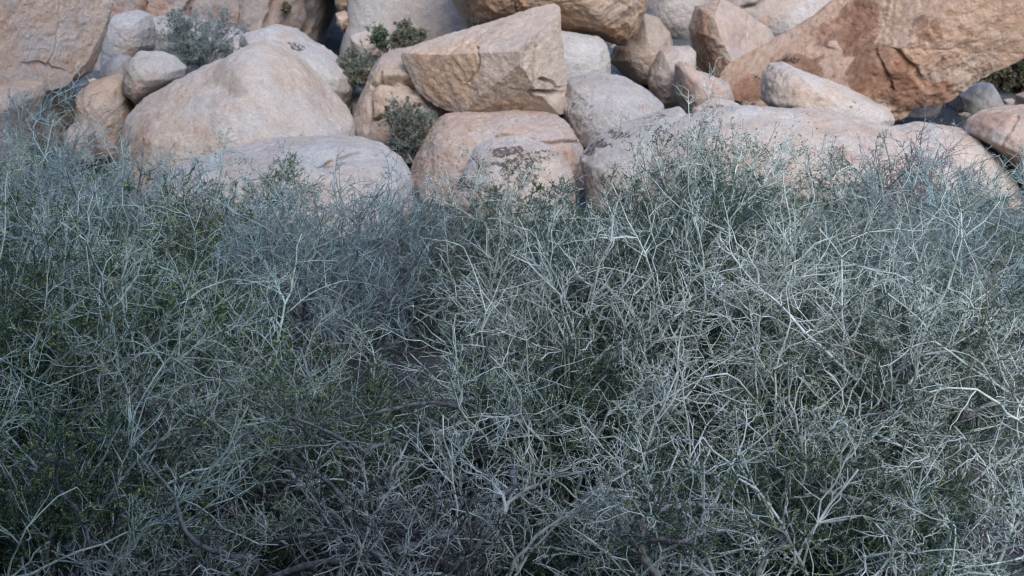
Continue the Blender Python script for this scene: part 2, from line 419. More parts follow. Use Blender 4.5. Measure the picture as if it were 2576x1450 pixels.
boulder([(2120,270),(2360,245),(2345,300),(2310,345),(2240,350),(2150,340)], 16.3, .6, 'shadowed brown wedge stone under the giant boulder', 'greyb', p=2.8, n=6, seed=16)
boulder([(2230,280),(2420,262),(2440,340),(2400,380),(2230,370)], 18.2, .5, 'blue-grey flat stone seen through the gap under the giant boulder', 'grey', p=3, n=6, seed=17)
boulder([(2392,232),(2430,214),(2474,205),(2500,240),(2514,268),(2496,290),(2440,330),(2400,330),(2384,270)], 16.2, .5,
        'grey leaning boulder under the right side of the giant boulder', 'grey', p=2.6, n=6, seed=18, lean=-.2, dark=[(2410,270,24,50,.6)])
boulder([(2556,240),(2600,220),(2660,250),(2640,300),(2565,300)], 15.8, .3, 'small tan stone at the right edge above the brown boulder', 'tan', p=2.4, n=6, seed=19)
boulder([(2440,300),(2472,282),(2540,270),(2640,272),(2700,330),(2700,560),(2560,560),(2530,470),(2500,390),(2425,330)], 12.9, .9,
        'pinkish-brown boulder cut by the right edge below the giant boulder', 'pink', p=2.6, seed=20, warm=[(2500,310,80,40,.5)], cracks=[([(2560,300),(2530,370),(2545,440)],8,.03)])
boulder([(740,-420),(980,-420),(1000,-120),(960,-52),(880,-36),(800,-40),(750,-120)], 19.6, 2.2, 'dark-based boulder at the top edge roofing the black cleft', 'tan2', p=3, n=6, seed=50)  # added out of view so the cleft below goes dark
boulder([(800,-60),(900,-60),(910,300),(790,300)], 22.5, 1.0, 'shadowed rock deep inside the black cleft', 'greyb', p=3, n=6, seed=51)  # added to close the cleft's back against light
# left group
boulder([(400,42),(450,35),(530,55),(640,90),(680,160),(640,240),(420,240),(384,150),(386,80)], 16.6, .8, 'grey boulder behind the dry shrub, right of the upright block', 'grey', p=2.8, seed=21)
boulder([(282,60),(304,35),(345,28),(378,38),(388,68),(387,112),(372,142),(350,190),(272,190),(272,120)], 15.9, .55, 'upright grey block with a flat right side beside the large left boulder', 'grey', p=3.4, seed=22, n=7)
boulder([(266,175),(284,146),(304,136),(332,142),(345,200),(330,240),(256,240),(254,200)], 14.7, .4, 'small grey boulder below the upright block', 'grey', p=2.5, n=6, seed=23)
boulder([(-160,-230),(240,-230),(276,-120),(266,0),(245,80),(222,160),(205,196),(178,218),(130,223),(70,221),(40,215),(-160,215)], 13.4, 1.5,
        'large pinkish boulder filling the upper left corner, overhanging at its base', 'pink', p=4.2, n=8, seed=24, rough=1.0, lean=-.06,
        cuts=[(.86,-.5,-.05,.58)], warm=[(215,60,30,140,.5),(130,170,80,40,.38),(30,60,60,60,.3)],
        ledges=[([(60,160),(110,150),(170,180)],34,.04)], cracks=[([(160,-40),(150,60),(140,110),(120,200)],5,.02)])
boulder([(-140,200),(40,206),(96,212),(104,240),(86,280),(70,330),(60,430),(-140,430)], 12.7, .9, 'pinkish boulder at the left edge below the large overhanging one', 'pink', p=3, seed=25, warm=[(60,290,50,50,.4)])
boulder([(90,206),(160,206),(178,240),(184,300),(182,390),(90,390),(84,260)], 13.9, .4, 'brown recessed stone under the large left overhang', 'tan2', p=2.8, n=6, seed=26, warm=[(140,290,60,60,.6)])
boulder([(160,206),(184,196),(200,240),(204,330),(186,340)], 14.4, .3, 'narrow grey stone wedged in the gap, left of two', 'tan2', p=2.4, n=6, seed=27)
boulder([(190,200),(214,184),(236,240),(226,350),(200,340)], 14.5, .3, 'narrow grey stone wedged in the gap, right of two', 'grey', p=2.4, n=6, seed=28)
boulder([(166,335),(184,312),(210,300),(240,330),(240,410),(170,410)], 12.9, .25, 'small pale stone half hidden by twigs below the wedged stones', 'tan', p=2.3, n=6, seed=29)
boulder([(212,222),(240,198),(290,184),(330,190),(350,230),(352,300),(346,420),(200,420),(204,280)], 13.6, .6, 'tan boulder under the small pear-shaped one', 'tan', p=2.7, seed=30, warm=[(330,300,30,80,.5)])
boulder([(322,160),(350,133),(400,131),(440,140),(468,170),(462,196),(420,220),(380,246),(352,266),(322,240),(316,205)], 13.4, .45, 'small pear-shaped pale boulder perched left of the big pale hump', 'pale2', p=2.3, seed=31, n=6, warm=[(345,225,30,30,.5)])
boulder([(628,80),(688,58),(745,72),(836,132),(890,186),(898,222),(872,278),(800,330),(640,240)], 14.8, .8, 'pale boulder behind the hump with a grey stain on its crest', 'pale2', p=2.7, seed=32, dark=[(748,118,26,14,.75),(735,105,16,10,.7)], warm=[(870,230,30,30,.3)])
boulder([(338,370),(345,290),(380,245),(440,204),(500,172),(560,148),(600,120),(636,102),(668,98),(705,112),(748,148),(796,202),(846,258),(885,312),(892,370),(880,520),(600,600),(340,540)], 13.0, 1.3,
        'big pale smooth hump-shaped boulder at left centre', 'pale', p=2.5, n=8, seed=33, lean=.28, rough=.9, dents=[(575,214,44,26,.11)], warm=[(360,380,30,70,.6),(590,205,22,14,.4),(700,200,60,50,.22)])
boulder([(884,240),(902,222),(922,230),(928,300),(924,400),(890,400)], 15.0, .3, 'narrow pale stone in the dark gap right of the hump', 'grey', p=2.4, n=6, seed=34)
# centre group
boulder([(884,92),(912,80),(950,82),(966,104),(960,140),(930,170),(890,165)], 16.6, .35, 'small pale stone between the two shrubs above the stacked block', 'pale', p=2.4, n=6, seed=35)
boulder([(938,160),(960,134),(1000,122),(1090,108),(1200,110),(1200,420),(1090,450),(990,440),(930,420),(884,350),(884,290),(905,230)], 14.9, 1.0,
        'tan stepped boulder behind and left of the centre block', 'tan', p=3.6, n=7, seed=36, cracks=[([(940,205),(1000,196),(1040,206)], 7, .12), ([(935,300),(1000,292),(1050,260)], 7, .10), ([(925,330),(935,240),(960,180)],7,.08)],
        warm=[(1000,330,70,60,.45)], ledges=[([(960,198),(1050,200)],40,.10)])
boulder([(1406,292),(1440,325),(1468,376),(1475,450),(1400,560),(1040,560),(1030,440),(1052,384),(1090,322),(1125,295),(1180,286),(1300,284)], 13.3, 1.0,
        'pinkish base boulder carrying the centre block', 'pink', p=2.8, n=8, seed=37, lean=.30, rough=1.2, cracks=[([(1255,340),(1330,345),(1400,352),(1450,362)], 5, .05), ([(1180,330),(1260,320),(1290,310)],4,.03)],
        warm=[(1420,395,40,22,.5),(1150,340,50,50,.3)])
boulder([(1426,202),(1470,190),(1530,186),(1580,194),(1630,222),(1668,262),(1664,300),(1610,350),(1540,400),(1470,400),(1416,330),(1400,260)], 14.1, .8,
        'blue-grey rounded boulder with a dark smudge right of the centre block', 'grey', p=2.4, seed=38, lean=.2, dark=[(1450,285,70,60,.42)])
boulder([(1004,146),(1034,118),(1105,94),(1250,50),(1335,26),(1394,12),(1408,24),(1412,80),(1420,140),(1424,200),(1420,282),(1385,292),(1300,284),(1200,278),(1145,288),(1100,270),(1050,236),(1030,200)], 13.7, 1.0,
        'flat-topped tan block balanced on the base boulder in the centre', 'hero', p=4.6, n=8, seed=39, lean=.10, rough=1.15, centre=(1240,170), soft=1.2,
        cuts=[(-.60,-.80,-.05,.50),(.05,-.72,-.70,.66),(-.30,-.30,.90,.47),(.8,-.6,0,.93)],
        warm=[(1090,190,75,110,.9),(1170,160,45,120,.85),(1290,262,140,18,.5)],
        cracks=[([(1200,120),(1210,150),(1200,185),(1188,205)],4,.03),([(1345,120),(1340,180),(1338,250)],6,.06),([(1338,235),(1380,240),(1420,235)],9,.12),([(1360,200),(1400,222),(1424,215)],6,.08)],
        dents=[(1400,240,14,12,.2)])
# front row
boulder([(1742,272),(1780,252),(1806,247),(1842,254),(1872,276),(1860,320),(1760,320),(1735,300)], 12.9, .35, 'small cream cap stone on the crest of the long pale boulder', 'pale', p=2.4, n=6, seed=40, cracks=[([(1770,276),(1800,268),(1830,270)],5,.05)], rough=1.6)
boulder([(1462,396),(1490,366),(1545,330),(1600,304),(1660,282),(1715,272),(1740,300),(1745,430),(1640,560),(1480,540)], 12.2, .7,
        'pale boulder with black lichen along its left edge behind the main shrub', 'pale2', p=2.6, seed=41, lean=.3, dark=[(1505,362,50,16,.9),(1480,385,36,16,.88),(1560,335,44,12,.66),(1650,290,44,9,.55)])
boulder([(2246,332),(2320,318),(2400,322),(2440,330),(2480,368),(2530,440),(2560,520),(2500,620),(2300,620),(2230,480),(2220,360)], 12.9, .8,
        'pale rounded boulder at far right behind the dark tangled shrub', 'pale', p=2.6, seed=42, lean=.3, warm=[(2300,390,50,30,.3)])
boulder([(1630,370),(1668,330),(1720,300),(1790,280),(1850,272),(1930,276),(2000,286),(2100,296),(2180,312),(2260,340),(2340,366),(2410,402),(2470,448),(2490,640),(1600,640),(1590,470)], 11.9, 1.0,
        'long low pale boulder across the right, behind the main shrub', 'pale', p=2.7, n=8, seed=43, lean=.38, warm=[(2150,390,90,40,.42),(2060,480,120,60,.3)])
boulder([(1165,436),(1200,380),(1240,357),(1300,351),(1360,362),(1410,392),(1438,440),(1440,560),(1350,620),(1150,600),(1130,500)], 11.8, .6,
        'low cream boulder dotted with black lichen in front of the base boulder', 'pale', p=2.5, seed=44, lean=.3,
        dark=[(1275,380,60,14,.86),(1240,405,80,12,.7),(1330,405,70,24,.68),(1165,462,34,20,.95),(1215,432,44,10,.62),(1375,385,40,12,.62),(1300,440,80,22,.58)])
boulder([(350,500),(400,440),(470,412),(560,388),(640,366),(720,357),(820,354),(900,358),(950,372),(1000,404),(1026,440),(1030,520),(1000,640),(500,680),(340,640)], 11.6, 1.0,
        'broad low pale boulder at left centre in front of the hump', 'pale2', p=2.6, n=8, seed=45, lean=.36, warm=[(575,440,26,60,.4),(850,400,40,14,.45)],
        ledges=[([(800,408),(850,386),(910,378),(960,392)], 26, .05)], dents=[(850,402,50,14,.05)])

# ------------------------------------------------------------------ shrubs
def norm(v): return v / (np.linalg.norm(v, axis=-1, keepdims=True) + 1e-9)
def tubes(pts, rad, S):
    N, K, _ = pts.shape
    tg = np.empty_like(pts); tg[:, 1:-1] = pts[:, 2:] - pts[:, :-2]; tg[:, 0] = pts[:, 1] - pts[:, 0]; tg[:, -1] = pts[:, -1] - pts[:, -2]
    tg = norm(tg)
    ref = norm(np.cross(tg[:, :1], np.array((.31, .52, .79))) + 1e-6)
    u = norm(ref - tg * (ref * tg).sum(-1, keepdims=True)); v = np.cross(tg, u)
    a = np.arange(S) * 2 * math.pi / S
    ring = pts[:, :, None] + rad[:, :, None, None] * (u[:, :, None] * np.cos(a)[None, None, :, None] + v[:, :, None] * np.sin(a)[None, None, :, None])
    co = ring.reshape(-1, 3)
    base = (np.arange(N)[:, None, None] * K + np.arange(K - 1)[None, :, None]) * S
    j = np.arange(S)[None, None]; j2 = (j + 1) % S
    f = np.stack([base + j, base + j2, base + S + j2, base + S + j], -1).reshape(-1, 4)
    return co, f
def join(parts):
    cs, fs, o = [], [], 0
    for c, f in parts: cs.append(c); fs.append(f + o); o += len(c)
    return np.concatenate(cs), np.concatenate(fs)
def grow(rng, p, d, L, R, K, wig, up=0., taper=.45, zig=0., curl=0.):
    N = len(p); pts = np.empty((N, K, 3)); dr = np.empty((N, K, 3)); pts[:, 0] = p; dr[:, 0] = d
    pz = norm(np.cross(d, rng.randn(N, 3))); bend = rng.randn(N, 3) * curl
    for k in range(1, K):
        d = norm(d + wig * rng.randn(N, 3) + bend + np.array((0, 0, up)) + zig * pz * (-1) ** k)
        p = p + d * (L / (K - 1))[:, None]; pts[:, k] = p; dr[:, k] = d
    rad = R[:, None] * np.linspace(1, taper, K)[None]
    return pts, dr, rad
def spawn(rng, pts, dr, rad, L, n, t0, a0, a1, Lr, rr, up=.1, rmin=.0007):
    N, K, _ = pts.shape
    i = np.repeat(np.arange(N), n); M_ = len(i)
    t = t0 + (1 - t0) * rng.rand(M_); k = np.clip(np.round(t * (K - 1)).astype(int), 0, K - 1)
    d = dr[i, k]; side = norm(np.cross(d, rng.randn(M_, 3)))
    ang = np.radians(a0 + (a1 - a0) * rng.rand(M_))[:, None]
    nd = norm(d * np.cos(ang) + side * np.sin(ang) + np.array((0, 0, up)))
    nl = L[i] * Lr * (1.15 - .55 * t) * (.45 + .9 * rng.rand(M_))
    return pts[i, k], nd, nl, np.maximum(rmin, rad[i, k] * rr * (.75 + .4 * rng.rand(M_)))

def env_len(p, d, a, b, h):
    """distance from p along d to the shrub's dome"""
    s = np.array((a, b, .78 * h)); c = np.array((0, 0, .22 * h))
    q = (p - c) / s; e = d / s
    A = (e * e).sum(1); B = 2 * (q * e).sum(1); Cc = (q * q).sum(1) - 1
    disc = np.maximum(B * B - 4 * A * Cc, 0)
    return np.maximum((-B + np.sqrt(disc)) / (2 * A), .05)

def shrub(name, label, cat, group, px, D, w_, h, seed, z=0., dw=None, stems=26, n1=7, n2=7, n3=5, n4=3, leaves=3.0, elev=(15, 88), lean=(0, 0),
          mats=('stem_pale', 'twig_pale', 'leaf_sage'), r0=.011, wig=.085, up=.03, curl=.035, zig=.15, lr=(.55, .48, .55), ang=(34, 74),
          leaf=(.010, .0015), rt=1., spine=.03, base_r=.12, extra=None, limb='limb', sink=.12, zabs=None, rmin=.0011, l3=.8, inner=5.0, shoots=None, sr=1., kink=1., lead=0, lsz=1.):
    rng = np.random.RandomState(seed)
    a, b = w_, (dw or w_)
    if shoots is None: a, b, h = a * .92, b * .92, h * .93
    x0 = (px - 1288) / FOC * (D * cp + (CAM_H - h * .5) * sp)
    z0 = float(ground_h(np.array([x0]), np.array([D]))[0]) - .02 if zabs is None else zabs
    root = bpy.data.objects.new(name, None); root.location = (x0, D, z0); root.empty_display_size = .1; C.objects.link(root)
    tag(root, label, cat, group)
    # level 0: stems rising from the crown of the root
    az = rng.rand(stems) * 2 * math.pi
    el = np.radians(elev[0] + (elev[1] - elev[0]) * rng.rand(stems) ** .85)
    d = np.stack([np.cos(az) * np.cos(el) + lean[0], np.sin(az) * np.cos(el) + lean[1], np.sin(el)], 1); d = norm(d)
    rad = base_r * np.sqrt(rng.rand(stems)); p = np.stack([np.cos(az) * rad * a, np.sin(az) * rad * b, np.zeros(stems)], 1)
    L0 = env_len(p, d, a, b, h) * (.72 + .32 * rng.rand(stems))
    R0 = r0 * (.5 + .7 * rng.rand(stems))
    P0, d0, r_0 = grow(rng, p, d, L0, R0, 12, wig * .8, up * .4, .35, zig * .5, curl)
    # level 1
    s = spawn(rng, P0, d0, r_0, L0, n1, .18, ang[0], ang[1], lr[0], .68, .12)
    L1 = np.minimum(s[2], env_len(s[0], s[1], a, b, h) * 1.06 + .05)
    P1, d1, r1 = grow(rng, s[0], s[1], L1, s[3], 8, wig, up, .4, zig, curl)
    s = spawn(rng, P1, d1, r1, L1, n2, .10, ang[0], ang[1] + 8, lr[1], .72, .10, rmin * 1.9)
    L2 = np.minimum(s[2], env_len(s[0], s[1], a, b, h) + .03)
    P2, d2, r2 = grow(rng, s[0], s[1], L2, s[3], 6, wig * 1.1, up, .55, zig * 1.2, curl)
    s = spawn(rng, P2, d2, r2, L2, n3, .1, ang[0] + 8, ang[1] + 14, lr[2], .62, .06, rmin)
    L3 = np.clip(s[2] * l3, .02, .16)
    P3, d3, r3 = grow(rng, s[0], s[1], L3, s[3], 5, wig * 1.2, up, .5, zig, curl)
    stem_parts = [tubes(P0, r_0 * rt, 7), tubes(P1, r1 * rt, 5)]; limbs = []
    if extra is not None:
        for pl, ra in extra:
            q = np.array(pl) - np.array((x0, D, z0))
            # smooth the hand-laid branch
            tt = np.linspace(0, len(q) - 1, 7 * len(q)); qq = catmull(q, tt)
            qq += .0012 * rng.randn(*qq.shape); qq[:, 1] += sink
            rr_ = np.interp(tt, [0, len(q) - 1], ra) * (1 + .03 * rng.randn(len(tt)))
            
            # side twigs off it
            dd = norm(np.gradient(qq, axis=0))[None]
            Lx = np.array([max(.35, .45 * np.linalg.norm(q[-1] - q[0]))])
            sx = spawn(rng, qq[None], dd, rr_[None] * .5, Lx, 16, .08, 30, 75, .6, .8, .15)
            Px, dx, rx = grow(rng, sx[0], sx[1], sx[2], np.minimum(sx[3], .005), 7, wig, up, .4, zig, curl)
            sy = spawn(rng, Px, dx, rx, sx[2], 7, .1, 35, 80, .5, .65, .1)
            Py, dy, ry = grow(rng, sy[0], sy[1], sy[2], sy[3], 5, wig, up, .5, zig, curl)
            limbs.append((qq, rr_, tubes(Px, rx, 4))); P3 = np.concatenate([P3, Py]); d3 = np.concatenate([d3, dy]); r3 = np.concatenate([r3, ry]); L3 = np.concatenate([L3, sy[2]])
    for qq, rr_, sd_ in limbs:
        c, f = tubes(qq[None], rr_[None], 12); cn = (c - np.repeat(qq, 12, 0))
        c = c + cn * (.22 * fbm(c * 26 + seed, 3))[:, None]
        c, f = join([(c, f), sd_])
        me = mesh_from('limb', c, f); me.materials.append(M[limb])
        o = bpy.data.objects.new('limb', me); o.parent = root; C.objects.link(o)
    c, f = join(stem_parts)
    me = mesh_from('stems', c, f); me.materials.append(M[mats[0]])
    o = bpy.data.objects.new('stems', me); o.parent = root; C.objects.link(o)
    tw = [tubes(P2, r2 * rt, 4), tubes(P3, r3 * rt, 3)]
    if n4:
        s = spawn(rng, P3, d3, r3, L3, n4, .0, 45, 95, .5, .8, .05, rmin * .8)
        L4 = np.clip(s[2] * .7, .008, spine)
        P4, d4, r4 = grow(rng, s[0], s[1], L4, s[3], 2, .1, 0, .25)
        tw.append(tubes(P4, r4 * rt, 3))
    # long forking pale shoots that stand out of the dome
    ns = int((85 if D < 6.9 else 45) * (a + b) * h * (.45 if lead else 1)) if shoots is None else shoots
    shp = []; shq = shd = None
    if ns:
        i = rng.randint(0, len(P1), ns); k = rng.randint(2, 7, ns); q = P1[i, k]
        out = norm(q / np.array((a, b, h)) + .001)
        d = norm(d1[i, k] * .5 + out * .7 + .35 * rng.randn(ns, 3) + np.array((0, 0, .15)))
        LA = (.22 + .34 * rng.rand(ns)) * min(1.1, .55 + h * .5) * (1 if D < 6.9 else .75)
        PA, dA, rA = grow(rng, q, d, LA, np.full(ns, .0038) * sr * (.75 + .5 * rng.rand(ns)), 9, .10 * kink, -.01, .4, .13 * kink, curl * 1.5)
        s = spawn(rng, PA, dA, rA, LA, 8, .15, 40, 72, .45, .72, .06, .0017 * sr)
        PB, dB, rB = grow(rng, s[0], s[1], s[2], s[3], 5, .10 * kink, 0, .55, .2 * kink, curl)
        s = spawn(rng, PB, dB, rB, s[2], 3, .15, 40, 75, .55, .75, .03, .0013 * sr)
        PC, dC, rC = grow(rng, s[0], s[1], np.clip(s[2], .02, .12), s[3], 4, .12 * kink, 0, .5, .15 * kink, curl)
        jj = rng.randint(0, len(PB), len(PB) * 3); ks = rng.randint(1, 5, len(jj)); shq = PB[jj, ks]; shd = dB[jj, ks]
        jj = rng.randint(0, len(PC), len(PC)); ks = rng.randint(1, 4, len(jj)); shq = np.concatenate([shq, PC[jj, ks]]); shd = np.concatenate([shd, dC[jj, ks]])
        shp = [tubes(PA, rA, 5), tubes(PB, rB, 4), tubes(PC, rC, 3)]
    if lead:                                          # long zigzag leaders that climb the sunny side of the dome and fork all the way
        az = math.radians(-90) + (rng.rand(lead) * 2 - 1) * 1.1; e0 = rng.rand(lead) * .75 + .05
        q = np.stack([np.cos(az) * np.cos(e0) * a, np.sin(az) * np.cos(e0) * b, np.sin(e0) * h], 1) * .86
        fan = np.stack([np.cos(az) * .55 * a, np.sin(az) * .35 * b, np.full(lead, .8)], 1)
        d = norm(norm(fan) + .42 * rng.randn(lead, 3) * np.array((1.2, .4, .7)))
        LA = (.38 + .40 * rng.rand(lead)) * lsz; rl = np.full(lead, .0058) * (.8 + .5 * rng.rand(lead)) * lsz ** .5
        Pa, da, ra = grow(rng, q, d, LA, rl, 10, .15, -.012, .42, .32, .05)
        s = spawn(rng, Pa, da, ra, LA, 8, .06, 38, 66, .50, .74, .06, .0022)
        Pb, db, rb = grow(rng, s[0], s[1], s[2], s[3], 7, .18, 0, .5, .30, .04)
        s = spawn(rng, Pb, db, rb, s[2], 5, .12, 40, 70, .48, .72, .04, .0016)
        Pc, dc, rc = grow(rng, s[0], s[1], np.clip(s[2], .03, .16), s[3], 5, .17, 0, .5, .26, .03)
        s = spawn(rng, Pc, dc, rc, s[2], 2, .2, 45, 75, .5, .8, .04, .0012)
        Pd, dd_, rd = grow(rng, s[0], s[1], np.clip(s[2], .015, .06), s[3], 3, .1, 0, .5, .1, 0)
        shp += [tubes(Pa, ra, 6), tubes(Pb, rb, 5), tubes(Pc, rc, 4), tubes(Pd, rd, 3)]
        jj = rng.randint(0, len(Pc), len(Pc) * 5); ks = rng.randint(1, 5, len(jj))
        shq = Pc[jj, ks] if shq is None else np.concatenate([shq, Pc[jj, ks]]); shd = dc[jj, ks] if shd is None else np.concatenate([shd, dc[jj, ks]])
    n_sh = sum(len(x[1]) for x in shp)
    c, f = join(tw + shp)
    me = mesh_from('twigs', c, f); me.materials.append(M[mats[1]]); me.materials.append(M[{'twig_pale': 'twig_fine', 'twig_grey': 'twig_fine_grey', 'twig_dead': 'twig_fine_dead'}.get(mats[1], mats[1])])  # second slot: bark darkened to paint shade within leafy and dead crowns
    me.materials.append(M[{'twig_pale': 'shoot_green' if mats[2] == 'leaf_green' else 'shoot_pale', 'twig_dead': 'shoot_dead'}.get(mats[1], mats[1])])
    mi = np.ones(len(f), dtype=np.int32); dim = rng.rand(len(P2)) < (.9 if (D < 4.9 or mats[1] == 'twig_dead') else .7 if D < 6.9 else .4); mi[:len(tw[0][1])] = np.repeat(dim, 20).astype(np.int32)  # nearer shrubs take more darkened bark, painting in their deeper shade
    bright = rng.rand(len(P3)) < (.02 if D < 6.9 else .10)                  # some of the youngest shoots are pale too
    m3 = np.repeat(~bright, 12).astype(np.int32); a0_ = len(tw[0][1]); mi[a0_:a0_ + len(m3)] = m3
    if n_sh: mi[-n_sh:] = 2
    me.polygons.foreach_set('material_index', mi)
    o = bpy.data.objects.new('twigs', me); o.parent = root; C.objects.link(o)
    if leaves > 0:
        N3 = len(P3); nl = int(N3 * leaves)
        i = rng.randint(0, N3, nl); k = rng.rand(nl) * 3.99; k0 = k.astype(int); fr = (k - k0)[:, None]
        q = P3[i, k0] * (1 - fr) + P3[i, np.minimum(k0 + 1, 4)] * fr
        dq = d3[i, k0]
        if inner > 0:                                 # more foliage deep inside the dome
            n_in = int(len(P2) * inner * 3); i = rng.randint(0, len(P2), n_in); k0 = rng.randint(0, 4, n_in)
            q2 = P2[i, k0]; nr = np.sqrt((q2[:, 0] / a) ** 2 + (q2[:, 1] / b) ** 2 + (q2[:, 2] / h) ** 2)
            keep = nr < .86 + .1 * rng.randn(n_in)
            q = np.concatenate([q, q2[keep] + rng.randn(keep.sum(), 3) * .012]); dq = np.concatenate([dq, d2[i, k0][keep]])
        if shq is not None:
            kk_ = rng.rand(len(shq)) < min(1, leaves * .45); q = np.concatenate([q, shq[kk_]]); dq = np.concatenate([dq, shd[kk_]])
        q = np.repeat(q, 3, 0); dd = np.repeat(dq, 3, 0)
        ld = norm(dd * .5 + rng.randn(len(q), 3) * .75 + np.array((0, 0, .25)))
        pw = norm(np.cross(ld, rng.randn(len(q), 3)))
        if D < 5.6: leaf = (leaf[0] * 1.25, leaf[1] * 1.25)
        l = leaf[0] * (.6 + .8 * rng.rand(len(q)))[:, None]; wd = leaf[1] * (.8 + .5 * rng.rand(len(q)))[:, None]
        co = np.stack([q, q + ld * l * .55 + pw * wd, q + ld * l, q + ld * l * .55 - pw * wd], 1).reshape(-1, 3)
        fa = np.arange(len(co)).reshape(-1, 4)
        me = mesh_from('leaves', co, fa, False); me.materials.append(M[mats[2]])
        o = bpy.data.objects.new('leaves', me); o.parent = root; C.objects.link(o)
    return root
def catmull(q, tt):
    n = len(q); out = []
    for t in tt:
        i = min(int(t), n - 2); u = t - i
        p0, p1, p2, p3 = q[max(i - 1, 0)], q[i], q[i + 1], q[min(i + 2, n - 1)]
        out.append(.5 * (2 * p1 + (p2 - p0) * u + (2 * p0 - 5 * p1 + 4 * p2 - p3) * u * u + (3 * p1 - p0 - 3 * p2 + p3) * u ** 3))
    return np.array(out)
def PL(*a): return [P(x, y, d) for x, y, d in a]

GL, GB, GD, GR = 'leafy thorny desert shrubs', 'bare grey twiggy shrubs', 'dead brown brush', 'small shrubs growing among the boulders'
PALEM = ('stem_pale', 'twig_pale', 'leaf_sage'); GREYM = ('stem_grey', 'twig_grey', 'leaf_sage'); DEADM = ('stem_dead', 'twig_dead', 'leaf_green')
GREENM = ('stem_pale', 'twig_pale', 'leaf_green')

# --- middle distance, behind the main shrub
shrub('desert_shrub', 'grey bare shrub in the far left corner below the overhanging boulder', 'shrub', GB, 60, 9.6, .85, 1.38, 201, stems=26, n1=7, n2=7, n3=4, n4=1, leaves=0, mats=GREYM, rt=1.1, curl=.08)
shrub('desert_shrub', 'soft green shrub at the left edge in front of the bare corner shrub', 'shrub', GL, 60, 8.6, .9, 1.05, 202, stems=26, n1=7, n2=7, n3=4, n4=0, leaves=3, mats=GREENM)
shrub('desert_shrub', 'grey bare curly-twigged shrub left of the green one, in front of the tan boulder', 'shrub', GB, 285, 8.2, .85, 1.2, 203, shoots=80, sr=1.3, stems=34, n1=7, n2=7, n3=4, n4=1, leaves=0, mats=GREYM, curl=.10, zig=.18, rt=1.1)
shrub('desert_shrub', 'soft green feathery shrub in front of the broad low boulder at left centre', 'shrub', GL, 480, 7.9, .56, 1.18, 204, stems=30, n1=7, n2=7, n3=4, n4=0, leaves=3.2, elev=(35, 88), mats=GREENM)
shrub('desert_shrub', 'wispy green sprigs in front of the low boulder, right of the feathery shrub', 'shrub', GL, 660, 8.3, .5, 1.04, 205, shoots=8, stems=14, n1=7, n2=7, n3=4, n4=0, leaves=2.6, elev=(45, 88), mats=GREENM)
shrub('desert_shrub', 'bare lilac-grey tangled shrub at centre left in front of the low boulder', 'shrub', GB, 830, 7.4, .85, 1.12, 206, shoots=70, sr=1.3, stems=40, n1=7, n2=7, n3=4, n4=1, leaves=0, mats=GREYM, curl=.10, zig=.18, rt=1.05)
shrub('desert_shrub', 'thin bare shrub just left of the largest shrub', 'shrub', GB, 1060, 8.0, .6, .96, 207, stems=24, n1=7, n2=7, n3=4, n4=1, leaves=.5, mats=GREYM, curl=.07)
shrub('desert_shrub', 'leafy shrub behind the largest one, in front of the lichen-dotted boulder', 'shrub', GL, 1290, 8.0, .7, 1.08, 208, stems=30, n1=7, n2=7, n3=4, n4=1, leaves=2.2, elev=(30, 88))
shrub('desert_shrub', 'tall wispy leafy sprigs rising in front of the cream cap stone', 'shrub', GL, 1760, 8.0, .62, 1.30, 209, shoots=20, stems=34, n1=7, n2=7, n3=4, n4=1, leaves=2.4, elev=(40, 88))
shrub('desert_shrub', 'upright leafy sprigs in front of the long low boulder, right of the crest stone', 'shrub', GL, 1960, 7.6, .52, 1.28, 210, shoots=14, stems=22, n1=7, n2=7, n3=4, n4=1, leaves=2.4, elev=(45, 88))
shrub('desert_shrub', 'thin grey branching sapling-like twigs before the long low boulder', 'shrub', GB, 2110, 8.6, .40, 1.22, 211, shoots=8, stems=10, n1=7, n2=7, n3=4, n4=1, leaves=.2, elev=(50, 88), mats=GREYM, zig=.2, rt=1.2)
shrub('desert_shrub', 'dark tangled bare shrub with curling black twigs at upper right', 'shrub', GB, 2270, 8.8, .62, 1.30, 212, shoots=40, stems=34, n1=7, n2=7, n3=4, n4=0, leaves=0, elev=(35, 88), mats=('stem_dead', 'twig_dark', 'leaf_sage'), curl=.14, zig=.2, rt=1.25)
shrub('desert_shrub', 'pale grey bare shrub at the right edge in front of the far right boulder', 'shrub', GB, 2480, 8.0, .75, 1.12, 213, stems=36, n1=7, n2=7, n3=4, n4=1, leaves=.2, mats=GREYM, rt=1.15)
shrub('desert_shrub', 'blue-grey bare shrub below the dark tangled one, right of the largest shrub', 'shrub', GB, 2230, 7.1, .85, 1.1, 214, stems=44, n1=7, n2=7, n3=4, n4=1, leaves=.3, mats=GREYM, rt=1.1)
